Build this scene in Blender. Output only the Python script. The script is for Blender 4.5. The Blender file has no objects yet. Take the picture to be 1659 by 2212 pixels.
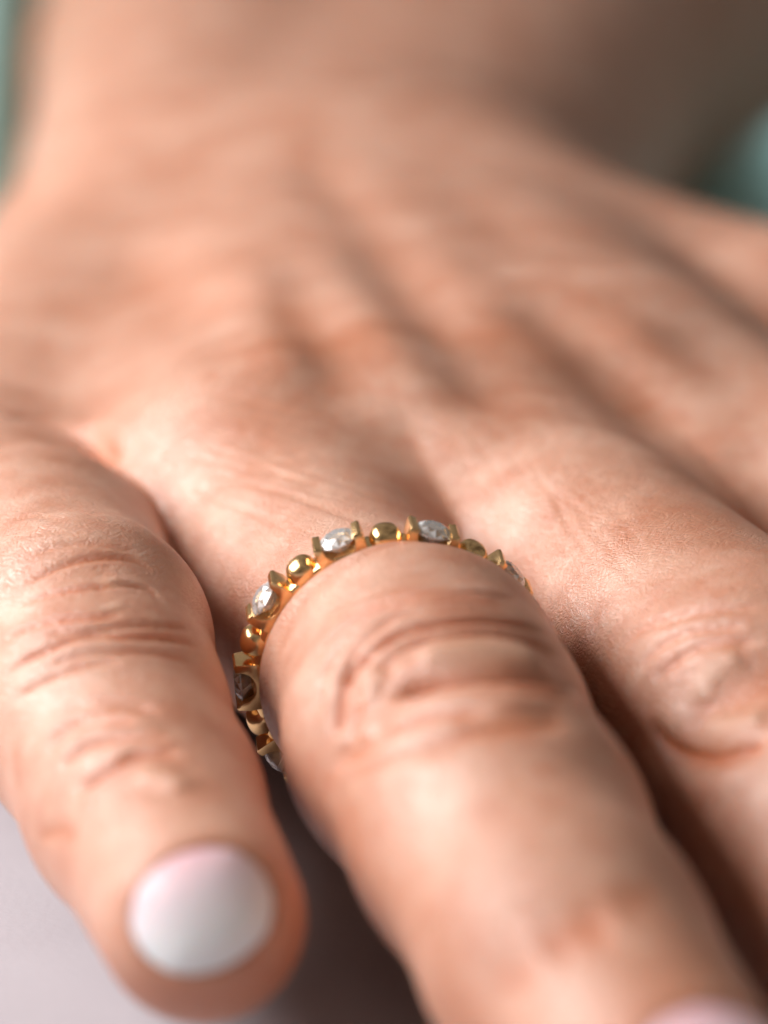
import bpy, bmesh, math, random
import numpy as np
from mathutils import Matrix, Vector
from mathutils.kdtree import KDTree

# ------------------------------------------------------------------ camera, light, exposure
MM = 0.001                                   # all modelling below is in millimetres
sc = bpy.context.scene
PITCH = math.radians(13.0)
FOCUS = 180.5
CAMZ = 62.5                                  # lens height above the table
FWD = np.array([0, math.cos(PITCH), -math.sin(PITCH)])
UPV = np.array([0, math.sin(PITCH), math.cos(PITCH)])
RGT = np.array([1.0, 0, 0])
CAM = np.array([0.0, 0.0, CAMZ])
SPX = 1659 / 42.6 * 180                      # photo pixels (1659 wide) per mm at 1 mm distance

cam = bpy.data.cameras.new('camera')
camo = bpy.data.objects.new('camera', cam)
sc.collection.objects.link(camo)
camo.location = (0, 0, CAMZ * MM)
camo.rotation_euler = (math.pi / 2 - PITCH, 0, 0)
cam.sensor_fit = 'HORIZONTAL'
cam.sensor_width = 24.0
cam.lens = 24.0 * 180 / 42.6
cam.clip_start = 0.004
cam.clip_end = 20
cam.dof.use_dof = True
cam.dof.focus_distance = FOCUS * MM
cam.dof.aperture_fstop = cam.lens / 6.1      # 6.1 mm wide pupil
sc.camera = camo

wd = bpy.data.worlds.new('World')
sc.world = wd
wd.use_nodes = True
_nt = wd.node_tree                           # the dim room around: uneven warm walls and ceiling
_tc = _nt.nodes.new('ShaderNodeTexCoord')
_nz = _nt.nodes.new('ShaderNodeTexNoise')
_nz.inputs['Scale'].default_value = 2.2
_nz.inputs['Detail'].default_value = 2.0
_rp = _nt.nodes.new('ShaderNodeValToRGB')
_rp.color_ramp.elements[0].position = 0.36
_rp.color_ramp.elements[0].color = (0.45, 0.37, 0.29, 1)
_rp.color_ramp.elements[1].position = 0.64
_rp.color_ramp.elements[1].color = (2.0, 1.82, 1.64, 1)
_nt.links.new(_tc.outputs['Generated'], _nz.inputs['Vector'])
_nt.links.new(_nz.outputs[0], _rp.inputs[0])
_nt.links.new(_rp.outputs[0], _nt.nodes['Background'].inputs[0])
wd.node_tree.nodes['Background'].inputs[1].default_value = 0.13


def area(name, loc, aim, size, size_y, power, col):
    l = bpy.data.lights.new(name, 'AREA')
    l.shape = 'RECTANGLE'
    l.size, l.size_y = size * MM, size_y * MM
    l.energy = power
    l.color = col
    o = bpy.data.objects.new(name, l)
    sc.collection.objects.link(o)
    o.location = Vector(loc) * MM
    o.rotation_euler = (Vector(aim) - Vector(loc)).to_track_quat('-Z', 'Y').to_euler()
    return o


area('window_light', (-205, 196, 160), (0, 205, 20), 330, 130, 1.46, (1.0, 0.965, 0.96))

sc.view_settings.view_transform = 'Standard'
sc.view_settings.look = 'None'
sc.view_settings.exposure = 0.0
sc.view_settings.gamma = 1.0
sc.cycles.max_bounces = 14
sc.cycles.transmission_bounces = 12
sc.cycles.glossy_bounces = 6
sc.cycles.diffuse_bounces = 3
sc.cycles.use_adaptive_sampling = True
sc.cycles.adaptive_threshold = 0.02
sc.cycles.use_denoising = True


# ------------------------------------------------------------------ helpers
def W(px, py, d):
    """a point seen at photo pixel (px, py) at depth d mm -> world mm"""
    x = (px - 829.5) * d / SPX
    y = (1106 - py) * d / SPX
    return CAM + x * RGT + y * UPV + d * FWD


def nd(nt, kind, **kw):
    n = nt.nodes.new(kind)
    for k, v in kw.items():
        if k.startswith('i_'):
            n.inputs[int(k[2:]) if k[2:].isdigit() else k[2:].replace('_', ' ')].default_value = v
        else:
            setattr(n, k, v)
    return n


def new_mat(name):
    m = bpy.data.materials.new(name)
    m.use_nodes = True
    nt = m.node_tree
    return m, nt, nt.nodes['Principled BSDF']


def mesh_obj(name, verts, faces, mat, parent=None, smooth=True):
    me = bpy.data.meshes.new(name)
    me.from_pydata([tuple(v) for v in verts], [], [tuple(f) for f in faces])
    me.update()
    if smooth:
        me.shade_smooth()
    if mat:
        me.materials.append(mat)
    o = bpy.data.objects.new(name, me)
    sc.collection.objects.link(o)
    if parent:
        o.parent = parent
    return o


# ------------------------------------------------------------------ materials
def skin_material():
    m, nt, b = new_mat('skin')
    L = nt.links.new
    geo = nd(nt, 'ShaderNodeTexCoord')
    mp = nd(nt, 'ShaderNodeMapping')
    mp.inputs['Scale'].default_value = (1000, 1000, 1000)       # object space in mm
    L(geo.outputs['Object'], mp.inputs[0])
    blush = nd(nt, 'ShaderNodeAttribute', attribute_name='blush')
    n1 = nd(nt, 'ShaderNodeTexNoise'); n1.inputs['Scale'].default_value = 0.2; n1.inputs['Detail'].default_value = 3
    n2 = nd(nt, 'ShaderNodeTexNoise'); n2.inputs['Scale'].default_value = 0.7; n2.inputs['Detail'].default_value = 4
    n3 = nd(nt, 'ShaderNodeTexNoise'); n3.inputs['Scale'].default_value = 5.0; n3.inputs['Detail'].default_value = 3
    for n in (n1, n2, n3):
        L(mp.outputs[0], n.inputs['Vector'])
    r1 = nd(nt, 'ShaderNodeValToRGB')
    r1.color_ramp.elements[0].position = 0.32; r1.color_ramp.elements[0].color = (0.55, 0.25, 0.155, 1)
    r1.color_ramp.elements[1].position = 0.68; r1.color_ramp.elements[1].color = (0.70, 0.41, 0.298, 1)
    L(n1.outputs[0], r1.inputs[0])
    r2 = nd(nt, 'ShaderNodeValToRGB')
    r2.color_ramp.elements[0].position = 0.35; r2.color_ramp.elements[0].color = (0.96, 0.87, 0.83, 1)
    r2.color_ramp.elements[1].position = 0.65; r2.color_ramp.elements[1].color = (1.0, 1.02, 1.02, 1)
    L(n2.outputs[0], r2.inputs[0])
    mul = nd(nt, 'ShaderNodeMix', data_type='RGBA', blend_type='MULTIPLY'); mul.inputs[0].default_value = 1.0
    L(r1.outputs[0], mul.inputs[6]); L(r2.outputs[0], mul.inputs[7])
    red = nd(nt, 'ShaderNodeMix', data_type='RGBA')
    red.inputs[7].default_value = (0.50, 0.155, 0.06, 1)
    L(blush.outputs['Fac'], red.inputs[0]); L(mul.outputs[2], red.inputs[6])
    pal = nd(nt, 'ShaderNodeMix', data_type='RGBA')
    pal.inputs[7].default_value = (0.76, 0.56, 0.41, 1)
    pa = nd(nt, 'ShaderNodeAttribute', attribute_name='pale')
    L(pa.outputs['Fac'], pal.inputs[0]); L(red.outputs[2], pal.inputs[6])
    L(pal.outputs[2], b.inputs['Base Color'])
    b.inputs['Subsurface Weight'].default_value = 0.85
    b.inputs['Subsurface Radius'].default_value = (1.0, 0.38, 0.20)
    b.inputs['Subsurface Scale'].default_value = 0.65 * MM
    b.subsurface_method = 'BURLEY'
    b.inputs['IOR'].default_value = 1.46
    rr = nd(nt, 'ShaderNodeMapRange'); rr.inputs[3].default_value = 0.30; rr.inputs[4].default_value = 0.52
    b.inputs['Specular IOR Level'].default_value = 1.0
    L(n3.outputs[0], rr.inputs[0]); L(rr.outputs[0], b.inputs['Roughness'])
    # fine relief: lines across the fingers, crossing diagonal lines, pores
    wn = nd(nt, 'ShaderNodeTexNoise'); wn.inputs['Scale'].default_value = 0.5; wn.inputs['Detail'].default_value = 1
    L(mp.outputs[0], wn.inputs['Vector'])
    wadd = nd(nt, 'ShaderNodeMix', data_type='RGBA', blend_type='LINEAR_LIGHT'); wadd.inputs[0].default_value = 0.55
    wadd.clamp_result = False
    L(mp.outputs[0], wadd.inputs[6]); L(wn.outputs['Color'], wadd.inputs[7])
    joint = nd(nt, 'ShaderNodeAttribute', attribute_name='joint')
    tot = None
    for sx, sy, rz, amp, byjoint in ((.4, 3.4, .12, .035, True), (.5, 3.6, .8, .024, False), (.5, 4.0, -.7, .020, False)):
        mq = nd(nt, 'ShaderNodeMapping', vector_type='TEXTURE')
        mq.inputs['Rotation'].default_value = (0, 0, rz)
        mq.inputs['Scale'].default_value = (1 / sx, 1 / sy, 1 / sy)
        L(wadd.outputs[2], mq.inputs[0])
        q = nd(nt, 'ShaderNodeTexNoise'); q.inputs['Scale'].default_value = 1.0; q.inputs['Detail'].default_value = 1.5
        L(mq.outputs[0], q.inputs['Vector'])
        # narrow grooves where the noise crosses its mean
        dd = nd(nt, 'ShaderNodeMath', operation='SUBTRACT'); dd.inputs[1].default_value = .5
        L(q.outputs[0], dd.inputs[0])
        ab = nd(nt, 'ShaderNodeMath', operation='ABSOLUTE'); L(dd.outputs[0], ab.inputs[0])
        mr = nd(nt, 'ShaderNodeMapRange', interpolation_type='SMOOTHSTEP'); mr.inputs[2].default_value = .09
        L(ab.outputs[0], mr.inputs[0])
        ml = nd(nt, 'ShaderNodeMath', operation='MULTIPLY'); ml.inputs[1].default_value = amp
        L(mr.outputs[0], ml.inputs[0])
        res = ml
        if byjoint:
            mj = nd(nt, 'ShaderNodeMath', operation='MULTIPLY')
            L(ml.outputs[0], mj.inputs[0]); L(joint.outputs['Fac'], mj.inputs[1])
            res = mj
        if tot is None:
            tot = res
        else:
            ad = nd(nt, 'ShaderNodeMath', operation='ADD')
            L(tot.outputs[0], ad.inputs[0]); L(res.outputs[0], ad.inputs[1]); tot = ad
    s3 = nd(nt, 'ShaderNodeMath', operation='MULTIPLY'); s3.inputs[1].default_value = 0.05
    L(n3.outputs[0], s3.inputs[0])
    a2 = nd(nt, 'ShaderNodeMath', operation='ADD')
    L(tot.outputs[0], a2.inputs[0]); L(s3.outputs[0], a2.inputs[1])
    bp = nd(nt, 'ShaderNodeBump'); bp.inputs['Distance'].default_value = MM; bp.inputs['Strength'].default_value = 0.8
    L(a2.outputs[0], bp.inputs['Height']); L(bp.outputs[0], b.inputs['Normal'])
    return m


def gold_material():
    m, nt, b = new_mat('gold')
    L = nt.links.new
    b.inputs['Metallic'].default_value = 1
    b.inputs['Base Color'].default_value = (1.0, 0.66, 0.32, 1)
    tc = nd(nt, 'ShaderNodeTexCoord')
    n = nd(nt, 'ShaderNodeTexNoise'); n.inputs['Scale'].default_value = 2600; n.inputs['Detail'].default_value = 4
    L(tc.outputs['Object'], n.inputs['Vector'])
    r = nd(nt, 'ShaderNodeMapRange'); r.inputs[3].default_value = 0.13; r.inputs[4].default_value = 0.31
    L(n.outputs[0], r.inputs[0]); L(r.outputs[0], b.inputs['Roughness'])
    n2 = nd(nt, 'ShaderNodeTexNoise'); n2.inputs['Scale'].default_value = 900
    L(tc.outputs['Object'], n2.inputs['Vector'])
    bp = nd(nt, 'ShaderNodeBump'); bp.inputs['Distance'].default_value = 0.03 * MM; bp.inputs['Strength'].default_value = 0.2
    L(n2.outputs[0], bp.inputs['Height']); L(bp.outputs[0], b.inputs['Normal'])
    return m


def diamond_material():
    m, nt, b = new_mat('diamond')
    b.inputs['Base Color'].default_value = (1, 1, 1, 1)
    b.inputs['Roughness'].default_value = 0.0
    b.inputs['IOR'].default_value = 2.42
    at = nd(nt, 'ShaderNodeAttribute', attribute_name='painted_glint')
    mr = nd(nt, 'ShaderNodeMapRange'); mr.inputs[3].default_value = 0.88; mr.inputs[4].default_value = 0.12  # whiter, less clear faces stand in for bright reflections in the stone
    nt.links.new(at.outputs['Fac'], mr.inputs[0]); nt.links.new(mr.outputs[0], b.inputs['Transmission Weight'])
    return m


def nail_material():
    m, nt, b = new_mat('nail_polish')
    L = nt.links.new
    at = nd(nt, 'ShaderNodeAttribute', attribute_name='nail_v')
    r = nd(nt, 'ShaderNodeValToRGB')
    e = r.color_ramp.elements
    e[0].position = 0.05; e[0].color = (0.80, 0.46, 0.50, 1)
    e[1].position = 0.72; e[1].color = (0.95, 0.945, 0.94, 1)
    x = e.new(0.36); x.color = (0.86, 0.72, 0.75, 1)
    L(at.outputs['Fac'], r.inputs[0]); L(r.outputs[0], b.inputs['Base Color'])
    b.inputs['Roughness'].default_value = 0.5
    b.inputs['Specular IOR Level'].default_value = 0.35
    b.inputs['Coat Weight'].default_value = 0.1
    b.inputs['Coat Roughness'].default_value = 0.12
    b.inputs['Subsurface Weight'].default_value = 0.6
    b.inputs['Subsurface Radius'].default_value = (1, 0.7, 0.6)
    b.inputs['Subsurface Scale'].default_value = 1.2 * MM
    return m


def cloth_material(name, c0, c1, scale):
    m, nt, b = new_mat(name)
    L = nt.links.new
    tc = nd(nt, 'ShaderNodeTexCoord')
    n = nd(nt, 'ShaderNodeTexNoise'); n.inputs['Scale'].default_value = scale; n.inputs['Detail'].default_value = 6
    L(tc.outputs['Object'], n.inputs['Vector'])
    r = nd(nt, 'ShaderNodeValToRGB')
    r.color_ramp.elements[0].position = 0.3; r.color_ramp.elements[0].color = c0
    r.color_ramp.elements[1].position = 0.7; r.color_ramp.elements[1].color = c1
    L(n.outputs[0], r.inputs[0]); L(r.outputs[0], b.inputs['Base Color'])
    b.inputs['Roughness'].default_value = 0.85
    wv = nd(nt, 'ShaderNodeTexNoise'); wv.inputs['Scale'].default_value = 1800; wv.inputs['Detail'].default_value = 2
    L(tc.outputs['Object'], wv.inputs['Vector'])
    bp = nd(nt, 'ShaderNodeBump'); bp.inputs['Distance'].default_value = 0.1 * MM; bp.inputs['Strength'].default_value = 0.25
    L(wv.outputs[0], bp.inputs['Height']); L(bp.outputs[0], b.inputs['Normal'])
    return m


SKIN, GOLD, DIAMOND, NAIL = skin_material(), gold_material(), diamond_material(), nail_material()
TABLE = cloth_material('lilac_grey_linen', (0.44, 0.41, 0.44, 1), (0.50, 0.475, 0.51, 1), 60)
TEAL = cloth_material('teal_cotton', (0.30, 0.55, 0.53, 1), (0.37, 0.63, 0.61, 1), 40)

# ------------------------------------------------------------------ setting
tab = mesh_obj('table_surface', [(-.9, -.35, 0), (.9, -.35, 0), (.9, 1.1, 0), (-.9, 1.1, 0)], [(0, 1, 2, 3)], TABLE)
tab['kind'] = 'structure'

# teal cloth lying rumpled on the table behind the hand
nx, ny = 280, 90
vs, fs = [], []
rng = random.Random(4)
fold = [(rng.uniform(-1, 1), rng.uniform(.5, 1.6), rng.uniform(0, 6.3), rng.uniform(2, 7)) for _ in range(9)]
for side in (1, 0):
    for j in range(ny):
        for i in range(nx):
            u, v = i / (nx - 1), j / (ny - 1)
            x = -330 + 660 * u
            y = 300 + 520 * v + 10 * math.sin(x * .021 + 1)
            h = 4 + 70 * (1 - math.exp(-(max(0, y - 520) / 130) ** 2)) * (0.85 + 0.15 * math.sin(x * .013 + .6))
            for a, f, ph, am in fold:
                h += .5 * am * (0.25 + v) * math.sin((x * .03 * f + a * y * .03) + ph)
            h += 23 * math.exp(-((x - 52) / 22) ** 2 - ((y - 350) / 20) ** 2)
            h += (44 + 4 * math.sin(x * .045)) * math.exp(-((y - 402) / 40) ** 2) * math.exp(-((x + 45) / (70 if x < -45 else 4)) ** 2)
            h = max(h, 1.6)
            vs.append((x * MM, y * MM, (h + (0.8 if side else -0.8)) * MM))
N = nx * ny
for j in range(ny - 1):
    for i in range(nx - 1):
        q = (j * nx + i, j * nx + i + 1, (j + 1) * nx + i + 1, (j + 1) * nx + i)
        fs.append(q)
        fs.append(tuple(N + k for k in reversed(q)))
for i in range(nx - 1):
    fs.append((i + 1, i, N + i, N + i + 1))
    t = (ny - 1) * nx
    fs.append((t + i, t + i + 1, N + t + i + 1, N + t + i))
for j in range(ny - 1):
    fs.append((j * nx, (j + 1) * nx, N + (j + 1) * nx, N + j * nx))
    t = nx - 1
    fs.append(((j + 1) * nx + t, j * nx + t, N + j * nx + t, N + (j + 1) * nx + t))
cl = mesh_obj('teal_cloth', vs, fs, TEAL)
cl['label'] = 'teal cotton cloth heaped up behind the wrist, far out of focus'
cl['category'] = 'cloth'

# ------------------------------------------------------------------ the hand: signed distance field
def cone(P, a, b, ra, rb):
    """distance to a round cone (tapered capsule)"""
    ba = b - a
    l2 = ba @ ba
    rr = ra - rb
    a2 = l2 - rr * rr
    il2 = 1.0 / l2
    pa = P - a
    y = pa @ ba
    z = y - l2
    q = pa * l2 - y[:, None] * ba
    x2 = np.einsum('ij,ij->i', q, q)
    y2 = y * y * l2
    z2 = z * z * l2
    k = np.sign(rr) * rr * rr * x2
    out = (np.sqrt(x2 * a2 * il2) + y * rr) * il2 - ra
    m1 = np.sign(z) * a2 * z2 > k
    m2 = ~m1 & (np.sign(y) * a2 * y2 < k)
    out[m1] = np.sqrt(x2[m1] + z2[m1]) * il2 - rb
    out[m2] = np.sqrt(x2[m2] + y2[m2]) * il2 - ra
    return out


def smin(a, b, k):
    h = np.maximum(k - np.abs(a - b), 0) / k
    return np.minimum(a, b) - h * h * h * k / 6


def chain(pts):
    return [(W(*p[:3]), p[3]) for p in pts]


def chain_sdf(P, ch, k):
    d = None
    for (a, ra), (b, rb) in zip(ch[:-1], ch[1:]):
        e = cone(P, a, b, ra, rb)
        d = e if d is None else smin(d, e, k)
    return d


tilt, az = math.radians(25), math.radians(-76)
nvec = math.sin(tilt) * math.cos(az) * RGT + math.sin(tilt) * math.sin(az) * UPV - math.cos(tilt) * FWD
RING_C = CAM + 0.50 * RGT - 8.60 * UPV + 180 * FWD
PINKY = chain([(-90, 1190, 214, 9.4), (75, 1270, 196, 8.1), (178, 1395, 181, 6.95), (220, 1550, 174.5, 6.55), (312, 1740, 168, 5.95), (437, 1985, 155.5, 5.0)])
RINGF = chain([(545, 1140, 208, 10.0), (690, 1290, 195, 7.9), (846, 1442, 180, 6.95), (910, 1492, 175.5, 7.5), (945, 1595, 169.5, 7.75), (1080, 1810, 160, 7.1), (1225, 2065, 150.5, 6.5), (1500, 2440, 139, 5.3)])
MIDDLE = chain([(960, 1060, 217, 10.5), (1295, 1275, 196, 8.5), (1660, 1555, 175.5, 8.25), (1812, 1840, 166, 7.45), (1960, 2110, 157, 6.7), (2210, 2540, 146, 5.6)])
INDEX = chain([(1380, 965, 226, 11.0), (1800, 1160, 208, 8.8), (2200, 1390, 192, 8.6), (2460, 1790, 180, 7.2), (2720, 2200, 168, 5.6)])
THUMB = chain([(1000, 640, 290, 13), (1750, 855, 250, 12.0), (2400, 1320, 225, 10.0), (2800, 1800, 205, 7.5)])
PALM = [chain([(-90, 1190, 214, 9.4), (250, 720, 280, 14.0)]),
        chain([(545, 1140, 208, 10.0), (560, 660, 285, 14.0)]),
        chain([(960, 1060, 217, 10.5), (760, 630, 290, 15.0)]),
        chain([(1380, 965, 226, 11.0), (980, 640, 290, 15.0)]),
        chain([(330, 1250, 225, 9.0), (420, 800, 285, 13.0)]),
        chain([(1150, 1180, 232, 10.0), (900, 800, 290, 15.0)]),
        chain([(860, 1105, 207, 7.6), (960, 1230, 197, 3.8)]),
        chain([(1290, 1015, 216, 8.4), (1540, 1200, 202, 4.5)]),
        chain([(300, 1190, 216, 8.6), (420, 900, 255, 11.0)]),
        chain([(790, 1095, 213, 9.9), (700, 830, 255, 12.5)]),
        chain([(1195, 990, 224, 10.7), (1000, 800, 258, 12.8)])]
WRIST = [chain([(420, 620, 292, 17.5), (525, 190, 390, 24), (620, 100, 470, 28)]),
         chain([(930, 640, 292, 15.5), (1250, 165, 390, 19.5), (1600, 30, 470, 25)]),
         chain([(750, 630, 292, 17.0), (980, 190, 390, 22), (1150, 100, 470, 26)])]


def sdf(P):
    palm = None
    for c in PALM:
        e = chain_sdf(P, c, 2)
        palm = e if palm is None else smin(palm, e, 9)
    for c in WRIST:
        palm = smin(palm, chain_sdf(P, c, 12), 12)
    palm = smin(palm, chain_sdf(P, THUMB, 5), 9)
    f = None
    for c in (PINKY, RINGF, MIDDLE, INDEX):
        e = chain_sdf(P, c, 2.6)
        f = e if f is None else smin(f, e, 0.7)
    return smin(palm, f, 5.5)


def sdf_b(P, n=400000):
    return np.concatenate([sdf(P[i:i + n]) for i in range(0, len(P), n)])


def grad(P, e=0.05):
    g = np.stack([sdf_b(P + e * np.eye(3)[i]) - sdf_b(P - e * np.eye(3)[i]) for i in range(3)], 1)
    return g / np.linalg.norm(g, axis=1)[:, None]


def cast(pxs):
    """first surface point along the sight line through photo pixels"""
    D = np.array([W(x, y, 1.0) - CAM for x, y in pxs])
    t = np.full(len(D), 110.0)
    ln = np.linalg.norm(D, axis=1)
    for _ in range(60):
        t += sdf(CAM + D * t[:, None]) / ln * 0.9
        t = np.minimum(t, 420)
    return CAM + D * t[:, None]


def axis_steps(lo, f0, f1, hi, fine, coarse):
    a = list(np.arange(f0, f1, fine))
    s, x, left = fine, f0, []
    while x > lo:
        s = min(s * 1.12, coarse); x -= s; left.append(x)
    s, x, right = fine, a[-1], []
    while x < hi:
        s = min(s * 1.12, coarse); x += s; right.append(x)
    return np.array(left[::-1] + a + right)


def surface_nets(X, Y, Z):
    nx, ny, nz = len(X), len(Y), len(Z)
    B = 8
    F = np.full((nx, ny, nz), 50.0, np.float32)
    ci = [np.arange(0, n, B) for n in (nx, ny, nz)]
    cen, rad, ids = [], [], []
    for ax, c in zip((X, Y, Z), ci):
        lo = ax[c]; hi = ax[np.minimum(c + B, len(ax) - 1)]
        cen.append((lo + hi) / 2); rad.append((hi - lo) / 2)
    G = np.stack(np.meshgrid(*cen, indexing='ij'), -1).reshape(-1, 3)
    R = np.sqrt(sum(np.meshgrid(*[r * r for r in rad], indexing='ij'))).ravel()
    d = sdf_b(G)
    nb = [len(c) for c in ci]
    act = np.abs(d) < R * 1.15 + 1.2
    ib = np.array(np.unravel_index(np.arange(len(G)), nb)).T
    # inactive: constant sign
    big = np.repeat(np.repeat(np.repeat(np.sign(d).reshape(nb) * 50, B, 0), B, 1), B, 2)[:nx, :ny, :nz]
    F[:] = big
    off = np.array(np.meshgrid(*[np.arange(B)] * 3, indexing='ij')).reshape(3, -1).T
    I = (ib[act][:, None, :] * B + off[None]).reshape(-1, 3)
    I = I[(I[:, 0] < nx) & (I[:, 1] < ny) & (I[:, 2] < nz)]
    F[I[:, 0], I[:, 1], I[:, 2]] = sdf_b(np.stack([X[I[:, 0]], Y[I[:, 1]], Z[I[:, 2]]], 1))
    S = F < 0
    cnt = np.zeros((nx - 1, ny - 1, nz - 1), np.int8)
    for a in (0, 1):
        for b in (0, 1):
            for c in (0, 1):
                cnt += S[a:nx - 1 + a, b:ny - 1 + b, c:nz - 1 + c]
    cells = np.argwhere((cnt > 0) & (cnt < 8))
    acc = np.zeros((len(cells), 3)); w = np.zeros(len(cells))
    cor = np.array([[a, b, c] for a in (0, 1) for b in (0, 1) for c in (0, 1)])
    for i in range(8):
        for j in range(i + 1, 8):
            if np.abs(cor[i] - cor[j]).sum() != 1:
                continue
            p, q = cells + cor[i], cells + cor[j]
            fp, fq = F[p[:, 0], p[:, 1], p[:, 2]], F[q[:, 0], q[:, 1], q[:, 2]]
            m = (fp < 0) != (fq < 0)
            t = fp[m] / (fp[m] - fq[m])
            A = np.stack([X[p[m, 0]], Y[p[m, 1]], Z[p[m, 2]]], 1)
            Bq = np.stack([X[q[m, 0]], Y[q[m, 1]], Z[q[m, 2]]], 1)
            acc[m] += A + t[:, None] * (Bq - A); w[m] += 1
    V = acc / w[:, None]
    ID = np.full(cnt.shape, -1, np.int32)
    ID[cells[:, 0], cells[:, 1], cells[:, 2]] = np.arange(len(cells))
    quads = []
    for ax in range(3):
        s0 = [slice(1, -1)] * 3; s1 = [slice(1, -1)] * 3
        s0[ax] = slice(0, -1); s1[ax] = slice(1, None)
        E = S[tuple(s0)] != S[tuple(s1)]
        e = np.argwhere(E)
        base = e + np.array([0 if k == ax else 1 for k in range(3)])
        inside = S[base[:, 0], base[:, 1], base[:, 2]]
        u, v = (ax + 1) % 3, (ax + 2) % 3
        du = np.eye(3, dtype=int)[u]; dv = np.eye(3, dtype=int)[v]
        c = [base - du - dv, base - dv, base, base - du]
        q = np.stack([ID[k[:, 0], k[:, 1], k[:, 2]] for k in c], 1)
        q[~inside] = q[~inside][:, ::-1]
        quads.append(q)
    Q = np.concatenate(quads)
    return V, Q[(Q >= 0).all(1)]


GX = axis_steps(-62, -25, 27, 92, 0.42, 1.7)
GY = axis_steps(118, 148, 206, 525, 0.25, 2.2)
GZ = axis_steps(-12, 6, 32, 95, 0.27, 1.7)
V, Q = surface_nets(GX, GY, GZ)
for _ in range(2):
    g = grad(V)
    V = V - g * sdf_b(V)[:, None]
NRM = grad(V)


# ---- creases, tendons and knuckle folds, each a line lying on the skin
def z4(*p): return [(x * .3858, 832 + y * .3858) for x, y in p]
def z5(*p): return [(x * .4629, 1536 + y * .4629) for x, y in p]
def z6(*p): return [(563 + x * .4707, 1184 + y * .4707) for x, y in p]
def z7(*p): return [(960 + x * .5948, 896 + y * .5948) for x, y in p]


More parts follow.
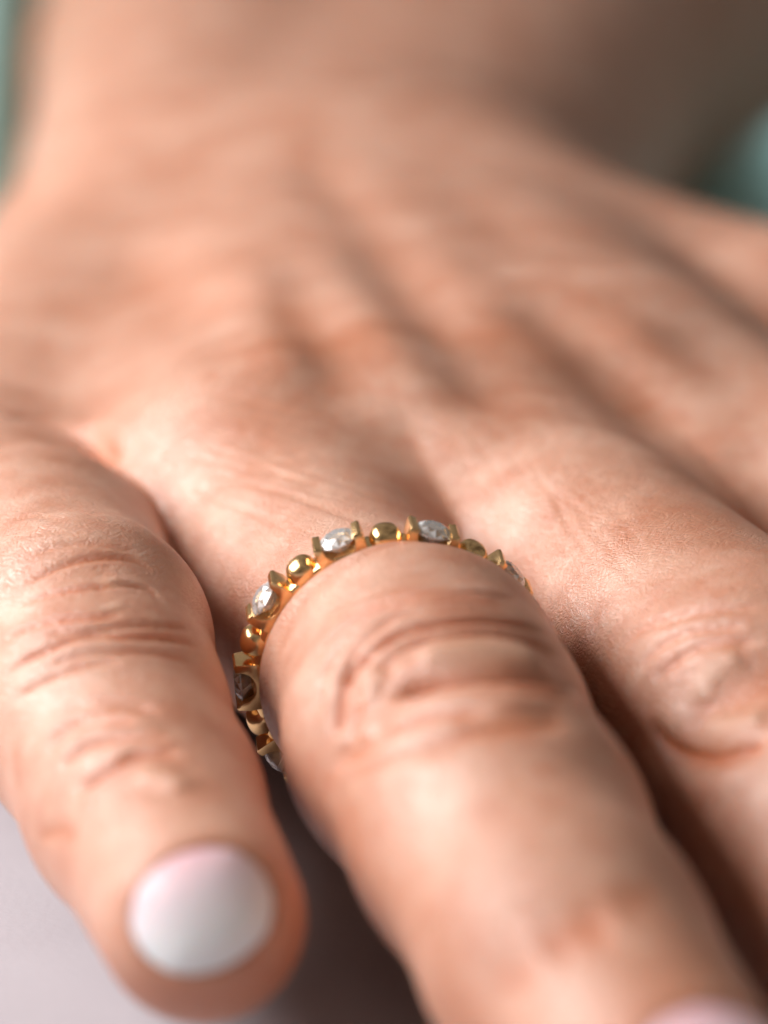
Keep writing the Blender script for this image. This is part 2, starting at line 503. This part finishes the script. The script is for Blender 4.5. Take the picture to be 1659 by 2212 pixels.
LINES = [  # points, depth in mm (minus is a groove), half width in mm, redness
    # little finger, middle joint
    (z4((50, 760), (200, 735), (420, 770)), -.06, .45, .15),
    (z4((60, 860), (250, 820), (480, 835)), -.05, .4, .1),
    (z4((150, 960), (400, 890), (600, 900), (800, 950)), -.10, .35, .15),
    (z4((120, 1130), (300, 1035), (450, 985), (620, 965), (760, 985), (880, 1060)), -.16, .32, .3),
    (z4((90, 1240), (250, 1180), (400, 1150), (560, 1130), (700, 1120), (840, 1150), (930, 1250)), -.20, .32, .4),
    (z4((0, 1440), (200, 1350), (380, 1310), (600, 1298), (700, 1240)), -.20, .3, .4),
    (z4((250, 1390), (500, 1380), (700, 1350), (900, 1350), (1080, 1370)), -.16, .3, .25),
    (z4((0, 1650), (120, 1560), (300, 1470), (480, 1405), (700, 1410), (950, 1420), (1150, 1470)), -.20, .36, .4),
    (z4((250, 1600), (400, 1530), (600, 1500), (850, 1500), (1100, 1560)), -.14, .34, .25),
    (z4((60, 1770), (300, 1640), (500, 1570), (700, 1545)), -.10, .3, .2),
    (z4((350, 1830), (600, 1770), (850, 1790)), -.08, .4, .15),
    (z4((600, 1000), (560, 1100), (610, 1300)), -.06, .2, .0),
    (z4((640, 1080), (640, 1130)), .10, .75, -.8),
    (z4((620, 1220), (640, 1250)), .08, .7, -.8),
    (z4((250, 2040), (350, 1930), (500, 1850), (700, 1810), (900, 1830)), -.12, .45, .3),
    # little finger, end joint
    (z5((230, 200), (330, 100), (480, 50), (650, 50)), -.14, .4, .3),
    (z5((280, 270), (400, 170), (550, 130), (800, 130)), -.14, .4, .3),
    (z5((350, 390), (450, 310), (530, 260), (640, 200), (850, 200)), -.22, .5, .55),
    (z5((180, 580), (320, 570), (345, 640)), -.06, .5, .3),
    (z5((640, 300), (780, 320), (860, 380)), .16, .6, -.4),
    # ring finger
    (z6((300, 290), (480, 225), (700, 190), (950, 175)), -.08, .3, .2),
    (z6((330, 330), (550, 245), (750, 215), (1000, 205), (1200, 240)), -.12, .3, .25),
    (z6((290, 440), (420, 330), (560, 275), (760, 245), (950, 235), (1150, 270)), -.15, .32, .3),
    (z6((450, 540), (560, 440), (680, 380), (850, 345), (1030, 330), (1200, 355), (1330, 400)), -.20, .36, .45),
    (z6((640, 475), (720, 440), (870, 410), (1050, 400), (1250, 440), (1400, 510)), -.13, .36, .3),
    (z6((590, 710), (650, 660), (760, 620), (900, 600), (1050, 590), (1250, 600), (1450, 640)), -.42, .75, .6),
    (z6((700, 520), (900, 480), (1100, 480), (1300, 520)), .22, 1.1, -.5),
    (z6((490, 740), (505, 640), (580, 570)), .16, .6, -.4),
    (z6((350, 870), (370, 700), (420, 560), (520, 480)), -.20, .5, .5),
    (z6((270, 760), (310, 560), (400, 430)), -.10, .4, .25),
    (z6((300, 1010), (450, 950), (580, 870), (720, 800), (900, 760), (1080, 740)), -.16, .45, .4),
    (z6((640, 935), (800, 900), (1000, 830), (1200, 810), (1450, 790)), -.16, .8, .3),
    (z6((400, 1060), (560, 990), (720, 920)), -.08, .5, .2),
    (z6((560, 790), (800, 720), (1000, 690), (1250, 700)), .10, .8, .0),
    (z6((380, 250), (560, 190), (800, 150), (1000, 150)), -.06, .25, .15),
    (z6((480, 400), (620, 320), (800, 290), (1000, 285), (1200, 310)), -.10, .28, .2),
    (z6((520, 640), (570, 540), (680, 450), (850, 420)), -.10, .3, .25),
    (z6((380, 640), (420, 500), (500, 410), (620, 340)), -.10, .3, .25),
    (z6((750, 640), (950, 620), (1150, 620), (1350, 640)), -.12, .3, .3),
    (z6((500, 850), (640, 770), (800, 720)), -.08, .35, .2),
    (z6((560, 700), (600, 560), (700, 490), (900, 455), (1100, 445)), -.09, .35, .25),
    (z6((430, 900), (440, 760), (480, 640)), -.10, .4, .3),
    (z6((700, 700), (950, 660), (1200, 660), (1450, 700)), -.12, .4, .3),
    (z6((330, 960), (480, 890), (640, 810)), -.09, .4, .25),
    (z6((850, 790), (1100, 765), (1400, 745)), -.09, .4, .2),
    (z6((230, 600), (290, 450), (380, 360)), -.07, .35, .2),
    ([(1170, 2060), (1240, 2015), (1320, 1990)], -.14, 1.4, .6),
    ([(1330, 1950), (1420, 1930)], -.05, 1.0, .2),
    ([(1050, 2120), (1150, 2110)], -.10, 1.2, .35),
    # middle finger, middle joint
    (z7((620, 860), (700, 790), (850, 740), (1000, 710), (1175, 700)), -.14, .5, .2),
    (z7((690, 950), (760, 860), (900, 790), (1100, 770)), -.16, .45, .25),
    (z7((760, 990), (810, 920), (940, 840), (1150, 820)), -.16, .5, .3),
    (z7((980, 1060), (1060, 1000), (1175, 950)), -.55, 1.9, .8),
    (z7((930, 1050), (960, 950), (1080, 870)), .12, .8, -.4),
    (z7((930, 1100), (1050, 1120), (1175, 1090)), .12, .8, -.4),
    (z7((740, 1100), (800, 1200), (950, 1245), (1175, 1190)), -.28, .8, .5),
    (z7((560, 800), (520, 700), (450, 590)), -.05, .35, .1),
    # valleys and tendons of the back of the hand
    ([(300, 560), (350, 620), (410, 690)], -1.3, 3.4, .25),
    ([(620, 670), (680, 750), (730, 830)], -1.0, 2.8, .45),
    ([(690, 360), (790, 480), (880, 610), (950, 700)], -1.3, 2.6, .2),
    ([(980, 740), (1060, 850)], -.7, 2.4, .2),
    ([(1180, 690), (1290, 790), (1400, 900)], -1.1, 2.8, .25),
    ([(1000, 420), (1120, 520)], -.7, 3.0, .1),
    ([(540, 600), (580, 700), (620, 780)], 1.6, 2.6, .0),
    ([(690, 560), (790, 690), (900, 840), (1000, 960)], 1.1, 2.6, .0),
    ([(940, 560), (1060, 660), (1190, 760)], .8, 3.0, .0),
    ([(1380, 740), (1480, 840), (1580, 960)], 1.1, 2.6, .0),
    ([(170, 470), (90, 420)], -1.0, 5.0, .1),
    # crease where the little finger leaves the hand
    ([(10, 893), (90, 908), (180, 942), (260, 1010)], -.5, 1.0, .2),
]
rg = random.Random(11)
for i in range(42):                          # fine stretch lines behind the ring
    x0, y0 = rg.uniform(380, 700), rg.uniform(830, 1080)
    ln = rg.uniform(120, 330); sl = rg.uniform(.18, .42)
    LINES.append(([(x0, y0), (x0 + ln * .5, y0 + ln * sl * .45 + rg.uniform(-8, 8)), (x0 + ln, y0 + ln * sl)], -rg.uniform(.018, .045), rg.uniform(.18, .34), .08))
for i in range(46):                          # and on the flank of the middle finger
    x0, y0 = rg.uniform(960, 1330), rg.uniform(880, 1200)
    ln = rg.uniform(70, 190); a = rg.gauss(1.02, .13)
    LINES.append(([(x0, y0), (x0 + ln * .5 * math.cos(a), y0 + ln * .5 * math.sin(a) + rg.uniform(-6, 6)), (x0 + ln * math.cos(a), y0 + ln * math.sin(a))], -rg.uniform(.012, .03), rg.uniform(.16, .28), .04))


def resample(p, step=9.0):
    p = np.array(p, float)
    out = []
    for i in range(len(p) - 1):
        p0, p1, p2, p3 = p[max(i - 1, 0)], p[i], p[i + 1], p[min(i + 2, len(p) - 1)]
        n = max(2, int(np.linalg.norm(p2 - p1) / step))
        for k in range(n):
            t = k / n
            out.append(.5 * ((2 * p1) + (p2 - p0) * t + (2 * p0 - 5 * p1 + 4 * p2 - p3) * t * t + (3 * p1 - p0 - 3 * p2 + p3) * t ** 3))
    out.append(p[-1])
    return np.array(out)


def seg_dist(P, C):
    """distance to a polyline and position 0..1 along it"""
    best = np.full(len(P), 1e9); pos = np.zeros(len(P))
    n = len(C) - 1
    for i in range(n):
        a, b = C[i], C[i + 1]
        ab = b - a
        t = np.clip(((P - a) @ ab) / (ab @ ab + 1e-9), 0, 1)
        q = P - a - t[:, None] * ab
        d = np.einsum('ij,ij->i', q, q)
        m = d < best
        best[m] = d[m]; pos[m] = (i + t[m]) / n
    return np.sqrt(best), pos


disp = np.zeros(len(V))
blush = np.zeros(len(V))
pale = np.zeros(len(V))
samp = [resample(l[0]) for l in LINES]
hits = np.split(cast(np.concatenate(samp)), np.cumsum([len(q) for q in samp])[:-1])
for (pts, amp, wid, red), C in zip(LINES, hits):
    if wid > 2.2:
        amp *= .45
    if wid < 1.5:
        if np.mean((C - CAM) @ FWD) < 168:    # folds of the nearer joints are broader
            amp *= 1.6
            wid *= 1.25
            red *= 1.15
        amp *= 1.15
        wid *= .85
        red = min(1, red * 1.9)
    lo, hi = C.min(0) - 3 * wid, C.max(0) + 3 * wid
    m = np.where(((V > lo) & (V < hi)).all(1))[0]
    if not len(m):
        continue
    d, t = seg_dist(V[m], C)
    tap = np.clip(np.minimum(t, 1 - t) / .18, 0, 1) if wid < 1.5 else np.ones(len(t))
    tap = tap * tap * (3 - 2 * tap)
    gss = np.exp(-(d / wid) ** 2)
    if wid < 1.2 and amp < 0:
        gss = .6 * gss + .6 * np.exp(-(d / max(.42 * wid, .16)) ** 2)
    edge = np.exp(-((d - 1.9 * wid) / wid) ** 2) if amp < 0 and wid < 1.2 else 0
    disp[m] += tap * (amp * gss - amp * .22 * edge)
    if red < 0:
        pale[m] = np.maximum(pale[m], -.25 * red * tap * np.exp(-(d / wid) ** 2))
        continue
    blush[m] = np.maximum(blush[m], red * tap * (.6 * np.exp(-(d / (wid * 1.15)) ** 2) + .4 * np.exp(-(d / (wid * .5)) ** 2)))


def warmth(px, py, r, amt):
    c = hit[(px, py)]
    d = np.linalg.norm(V - c, axis=1)
    blush[:] = np.maximum(blush, amt * np.exp(-(d / r) ** 2))


SPOTS = [(1040, 1430, 6.0, .28), (230, 1290, 5.0, .15), (1640, 1480, 6, .4), (330, 1700, 4.5, .28), (690, 750, 5.5, .6), (560, 2050, 5, .40), (1150, 770, 7, .4), (560, 860, 7, .22), (1450, 1100, 9, .22), (330, 620, 7, .3), (1500, 1850, 8, .2), (430, 2170, 5, .75), (640, 1930, 4, .7), (1230, 2030, 4.5, .3), (1000, 2130, 4, .35), (1450, 2150, 5, .4)]
hit = dict(zip([q[:2] for q in SPOTS], cast([q[:2] for q in SPOTS])))
for q in SPOTS:
    warmth(*q)


# ---- nails: plates moulded on the fingertips
def nail_frame(px=None, finger=None, roll=0.0):
    (a, _), (b, rb) = finger[-2], finger[-1]
    along = (b - a) / np.linalg.norm(b - a)
    if px is not None:
        c = cast([px])[0]
    else:
        c0 = b + np.array([roll, 0, 1.0]) * 20 - along * 2.5
        up = np.array([roll, 0, 1.0]); up -= along * (up @ along); up /= np.linalg.norm(up)
        c = b - along * 1.0 + up * rb
        for _ in range(3):
            c = c - grad(c[None])[0] * sdf(c[None])[0]
    n = grad(c[None])[0]
    al = along - n * (along @ n); al /= np.linalg.norm(al)
    return c, n, al, np.cross(n, al)


def make_nail(frame, hw, hl, parent, label=None):
    c, n, al, ac = frame
    NU, NV = 25, 25
    pts, vv, rr = [], [], []
    for j in range(NV):
        for i in range(NU):
            u, v = -1 + 2 * i / (NU - 1), -1 + 2 * j / (NV - 1)
            # square grid pushed onto a rounded outline
            x = u * math.sqrt(max(0, 1 - v * v * .49)); y = v * math.sqrt(max(0, 1 - u * u * .49))
            pts.append(c + ac * x * hw + al * y * hl + n * 1.0)
            rr.append(max(abs(u), abs(v))); vv.append((y + 1) / 2)
    P = np.array(pts)
    for _ in range(14):
        P = P - n * (sdf(P) * .85)[:, None]
    g = grad(P)
    rr = np.array(rr)
    top = P + g * (-.09 + .40 * (1 - rr ** 3))[:, None]
    bot = P - g * 0.55
    verts = np.concatenate([top, bot]) * MM
    faces = []
    M = NU * NV
    for j in range(NV - 1):
        for i in range(NU - 1):
            q = (j * NU + i, j * NU + i + 1, (j + 1) * NU + i + 1, (j + 1) * NU + i)
            faces.append(q); faces.append(tuple(M + k for k in reversed(q)))
    rim = [i for i in range(NU)] + [j * NU + NU - 1 for j in range(1, NV)] + [(NV - 1) * NU + i for i in range(NU - 2, -1, -1)] + [j * NU for j in range(NV - 2, 0, -1)]
    for k in range(len(rim)):
        a, b = rim[k], rim[(k + 1) % len(rim)]
        faces.append((b, a, M + a, M + b))
    o = mesh_obj('fingernail', verts, faces, NAIL, parent)
    at = o.data.attributes.new('nail_v', 'FLOAT', 'POINT')
    at.data.foreach_set('value', np.array(vv + vv, np.float32))
    if label:
        o['label'] = label
    return P[rim], o


hand = bpy.data.objects.new('hand_placeholder', None)
frames = [(nail_frame((437, 1962), PINKY), 3.5, 2.95, 'white fingernail fading to pink at its base'),
          (nail_frame((1610, 2365), RINGF), 4.4, 4.6, 'pink base of a pale fingernail at the bottom edge'),
          (nail_frame(None, MIDDLE, .15), 4.6, 5.2, None),
          (nail_frame(None, INDEX, .15), 4.5, 5.0, None)]
nails = []
for fr, hw, hl, lb in frames:
    rim, o = make_nail(fr, hw, hl, None, lb)
    nails.append(o)
    kd = KDTree(len(rim))
    for i, p in enumerate(rim):
        kd.insert(p, i)
    kd.balance()
    c = fr[0]
    for i in np.where(np.linalg.norm(V - c, axis=1) < 9)[0]:
        _, k, d = kd.find(V[i])
        rel = V[i] - c
        inside = (rel @ fr[3] / hw) ** 2 + (rel @ fr[2] / hl) ** 2 < 1
        if inside:
            disp[i] += -.35 * min(1, d / .5)
        else:
            disp[i] += .10 * math.exp(-((d - .55) / .55) ** 2)
        blush[i] = max(blush[i], .6 * math.exp(-(d / .9) ** 2))

zl = (V - RING_C) @ nvec
rl = np.linalg.norm((V - RING_C) - zl[:, None] * nvec, axis=1)
nearring = (np.abs(zl) < 5) & (rl < 8.2)
disp += nearring * (.24 * np.exp(-((np.abs(zl) - 1.9) / .75) ** 2) - .10 * np.exp(-(zl / .9) ** 2))
joint = np.full(len(V), .12)
for c, r in ((PINKY[2][0], 8.5), (PINKY[4][0], 6.5), (RINGF[4][0], 10.0), (RINGF[6][0], 7.5), (INDEX[2][0], 11.0)):
    joint = np.maximum(joint, np.exp(-(np.linalg.norm(V - c, axis=1) / r) ** 6))
V = V + NRM * disp[:, None]
hand = mesh_obj('hand', V * MM, Q, SKIN)
at = hand.data.attributes.new('blush', 'FLOAT', 'POINT')
at.data.foreach_set('value', blush.astype(np.float32))
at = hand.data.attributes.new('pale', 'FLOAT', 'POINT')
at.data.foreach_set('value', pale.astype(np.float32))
at = hand.data.attributes.new('joint', 'FLOAT', 'POINT')
at.data.foreach_set('value', joint.astype(np.float32))
hand['label'] = 'bare hand lying palm down with fingers towards the viewer, white polished nails'
hand['category'] = 'hand'
for o in nails:
    o.parent = hand

# ------------------------------------------------------------------ the ring
# local frame: Z along the finger towards the tip, X towards the first stone
topv = -RGT * 1.0
xa = topv - nvec * (topv @ nvec); xa /= np.linalg.norm(xa)
ya = np.cross(nvec, xa)
NST = 10
ring = bpy.data.objects.new('gold_ring', None)
sc.collection.objects.link(ring)
RM = Matrix(((xa[0], ya[0], nvec[0]), (xa[1], ya[1], nvec[1]), (xa[2], ya[2], nvec[2]))).to_4x4()
ring.matrix_world = Matrix.Translation(Vector(RING_C) * MM) @ RM
ring.empty_display_size = 0.005
ring['label'] = 'yellow gold band set with small round clear stones between polished beads'
ring['category'] = 'ring'
PHASE = math.radians(3.1)
RI = 6.93


def bm_obj(name, bm, mat, parent, smooth=False, bevel=0, seg=2):
    bmesh.ops.recalc_face_normals(bm, faces=bm.faces)
    for v in bm.verts:
        v.co *= MM
    me = bpy.data.meshes.new(name)
    bm.to_mesh(me); bm.free()
    if smooth:
        me.shade_smooth()
    me.materials.append(mat)
    o = bpy.data.objects.new(name, me)
    sc.collection.objects.link(o)
    o.parent = parent
    if bevel:
        b = o.modifiers.new('bevel', 'BEVEL'); b.width = bevel * MM; b.segments = seg; b.limit_method = 'ANGLE'
        b.angle_limit = math.radians(28); b.harden_normals = False
        me.shade_smooth()
    return o


# band: a rounded hoop
bm = bmesh.new()
prof = []
for k in range(16):
    a = k / 16 * 2 * math.pi
    c, s = math.cos(a), math.sin(a)
    prof.append((RI + .50 + .50 * math.copysign(abs(c) ** .55, c), .86 * math.copysign(abs(s) ** .45, s)))
NB = 176
rows = [[bm.verts.new((r * math.cos(i / NB * 2 * math.pi), r * math.sin(i / NB * 2 * math.pi), z)) for r, z in prof] for i in range(NB)]
for i in range(NB):
    for k in range(16):
        bm.faces.new((rows[i][k], rows[(i + 1) % NB][k], rows[(i + 1) % NB][(k + 1) % 16], rows[i][(k + 1) % 16]))
bm_obj('band', bm, GOLD, ring, smooth=True)


def setting_bm():
    """a saddle block: two upright bars with a round scoop between them, cut through along the finger"""
    bm = bmesh.new()
    hb, ht, hx = RI + .12, RI + 1.90, 1.42     # bottom, bar top, half length
    sc_r, sc_c = .92, RI + 1.52                # scoop
    outline = [(-hx * .92, hb), (hx * .92, hb), (hx, hb + 1.0), (hx - .02, ht - .12), (hx - .13, ht)]
    outline += [(sc_r + .0, ht - .08), (sc_r, sc_c)]
    for k in range(1, 12):
        a = -math.pi * k / 12
        outline.append((sc_r * math.cos(a), sc_c + sc_r * .86 * math.sin(a)))
    outline += [(-sc_r, sc_c), (-sc_r, ht - .08), (-(hx - .13), ht), (-(hx - .02), ht - .12), (-hx, hb + 1.0)]
    def zw(h):                                 # bars narrow to a ridge at the top
        t = max(0, (h - (hb + .9)) / (ht - hb - .9))
        return .92 - .16 * t * t
    lo = [bm.verts.new((h, t, -zw(h))) for t, h in outline]
    hi = [bm.verts.new((h, t, zw(h))) for t, h in outline]
    n = len(outline)
    for k in range(n):
        bm.faces.new((lo[k], lo[(k + 1) % n], hi[(k + 1) % n], hi[k]))
    # side faces: strips so that the concave outline stays clean
    for ring_, flip in ((lo, 0), (hi, 1)):
        f = bm.faces.new(ring_ if flip else ring_[::-1])
        bmesh.ops.triangulate(bm, faces=[f])
    return bm


def bead_bm():
    bm = bmesh.new()
    NU, NV = 28, 18
    cx = RI + .88
    def se(c, e): return math.copysign(abs(c) ** e, c)
    rows = []
    for j in range(NV + 1):
        p = -math.pi / 2 + math.pi * j / NV
        row = []
        for i in range(NU):
            a = 2 * math.pi * i / NU
            row.append(bm.verts.new((cx + .92 * math.cos(p) * se(math.cos(a), .9), .90 * math.cos(p) ** .9 * se(math.sin(a), .8), .93 * se(math.sin(p), .72))))
        rows.append(row)
    for j in range(NV):
        for i in range(NU):
            bm.faces.new((rows[j][i], rows[j][(i + 1) % NU], rows[j + 1][(i + 1) % NU], rows[j + 1][i]))
    bmesh.ops.remove_doubles(bm, verts=bm.verts, dist=1e-4)
    return bm


def brilliant_bm(R, base):
    """round brilliant cut: table, crown facets, girdle, pavilion"""
    bm = bmesh.new()
    gh, ch, ph = .035 * R, .32 * R, .86 * R
    def ringv(n, r, z, ph0=0):
        return [bm.verts.new((base + z, r * math.cos(2 * math.pi * (k + ph0) / n), r * math.sin(2 * math.pi * (k + ph0) / n))) for k in range(n)]
    tb = ringv(8, .56 * R, ch, 0)
    st = ringv(8, .79 * R, ch * .56, .5)
    g1 = ringv(16, R, gh, 0)
    g0 = ringv(16, R, -gh, 0)
    pv = ringv(8, .28 * R, -ph * .74, .5)
    cu = bm.verts.new((base - ph, 0, 0))
    bm.faces.new(tb)
    for k in range(8):
        n = (k + 1) % 8
        bm.faces.new((tb[k], st[k], tb[n]))
        bm.faces.new((st[k], g1[2 * k], g1[2 * k + 1]))
        bm.faces.new((st[k], g1[2 * k + 1], g1[(2 * k + 2) % 16]))
        bm.faces.new((tb[n], st[k], g1[(2 * k + 2) % 16]))
        bm.faces.new((tb[n], g1[(2 * k + 2) % 16], st[n]))
        bm.faces.new((g0[2 * k], g0[2 * k + 1], pv[k]))
        bm.faces.new((g0[2 * k + 1], g0[(2 * k + 2) % 16], pv[k]))
        bm.faces.new((pv[k], g0[(2 * k + 2) % 16], pv[n]))
        bm.faces.new((pv[k], pv[n], cu))
    for k in range(16):
        bm.faces.new((g0[k], g1[k], g1[(k + 1) % 16], g0[(k + 1) % 16]))
    return bm


set0 = bm_obj('setting', setting_bm(), GOLD, ring, bevel=.11, seg=3)
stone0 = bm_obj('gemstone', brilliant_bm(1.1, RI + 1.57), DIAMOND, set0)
fa = stone0.data.attributes.new('painted_glint', 'FLOAT', 'FACE')
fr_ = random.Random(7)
fa.data.foreach_set('value', [fr_.random() ** 1.3 for _ in stone0.data.polygons])  # sparkle painted in: each face gets a random whiteness
bead0 = bm_obj('bead', bead_bm(), GOLD, ring, smooth=True)
for k in range(NST):
    ang = PHASE - k * 2 * math.pi / NST
    s = set0 if k == 0 else set0.copy()
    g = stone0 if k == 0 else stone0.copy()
    b = bead0 if k == 0 else bead0.copy()
    if k:
        for o in (s, g, b):
            sc.collection.objects.link(o)
        s.parent = ring; g.parent = s; b.parent = ring
    s.rotation_euler = (0, 0, ang)
    b.rotation_euler = (0, 0, ang - math.pi / NST)
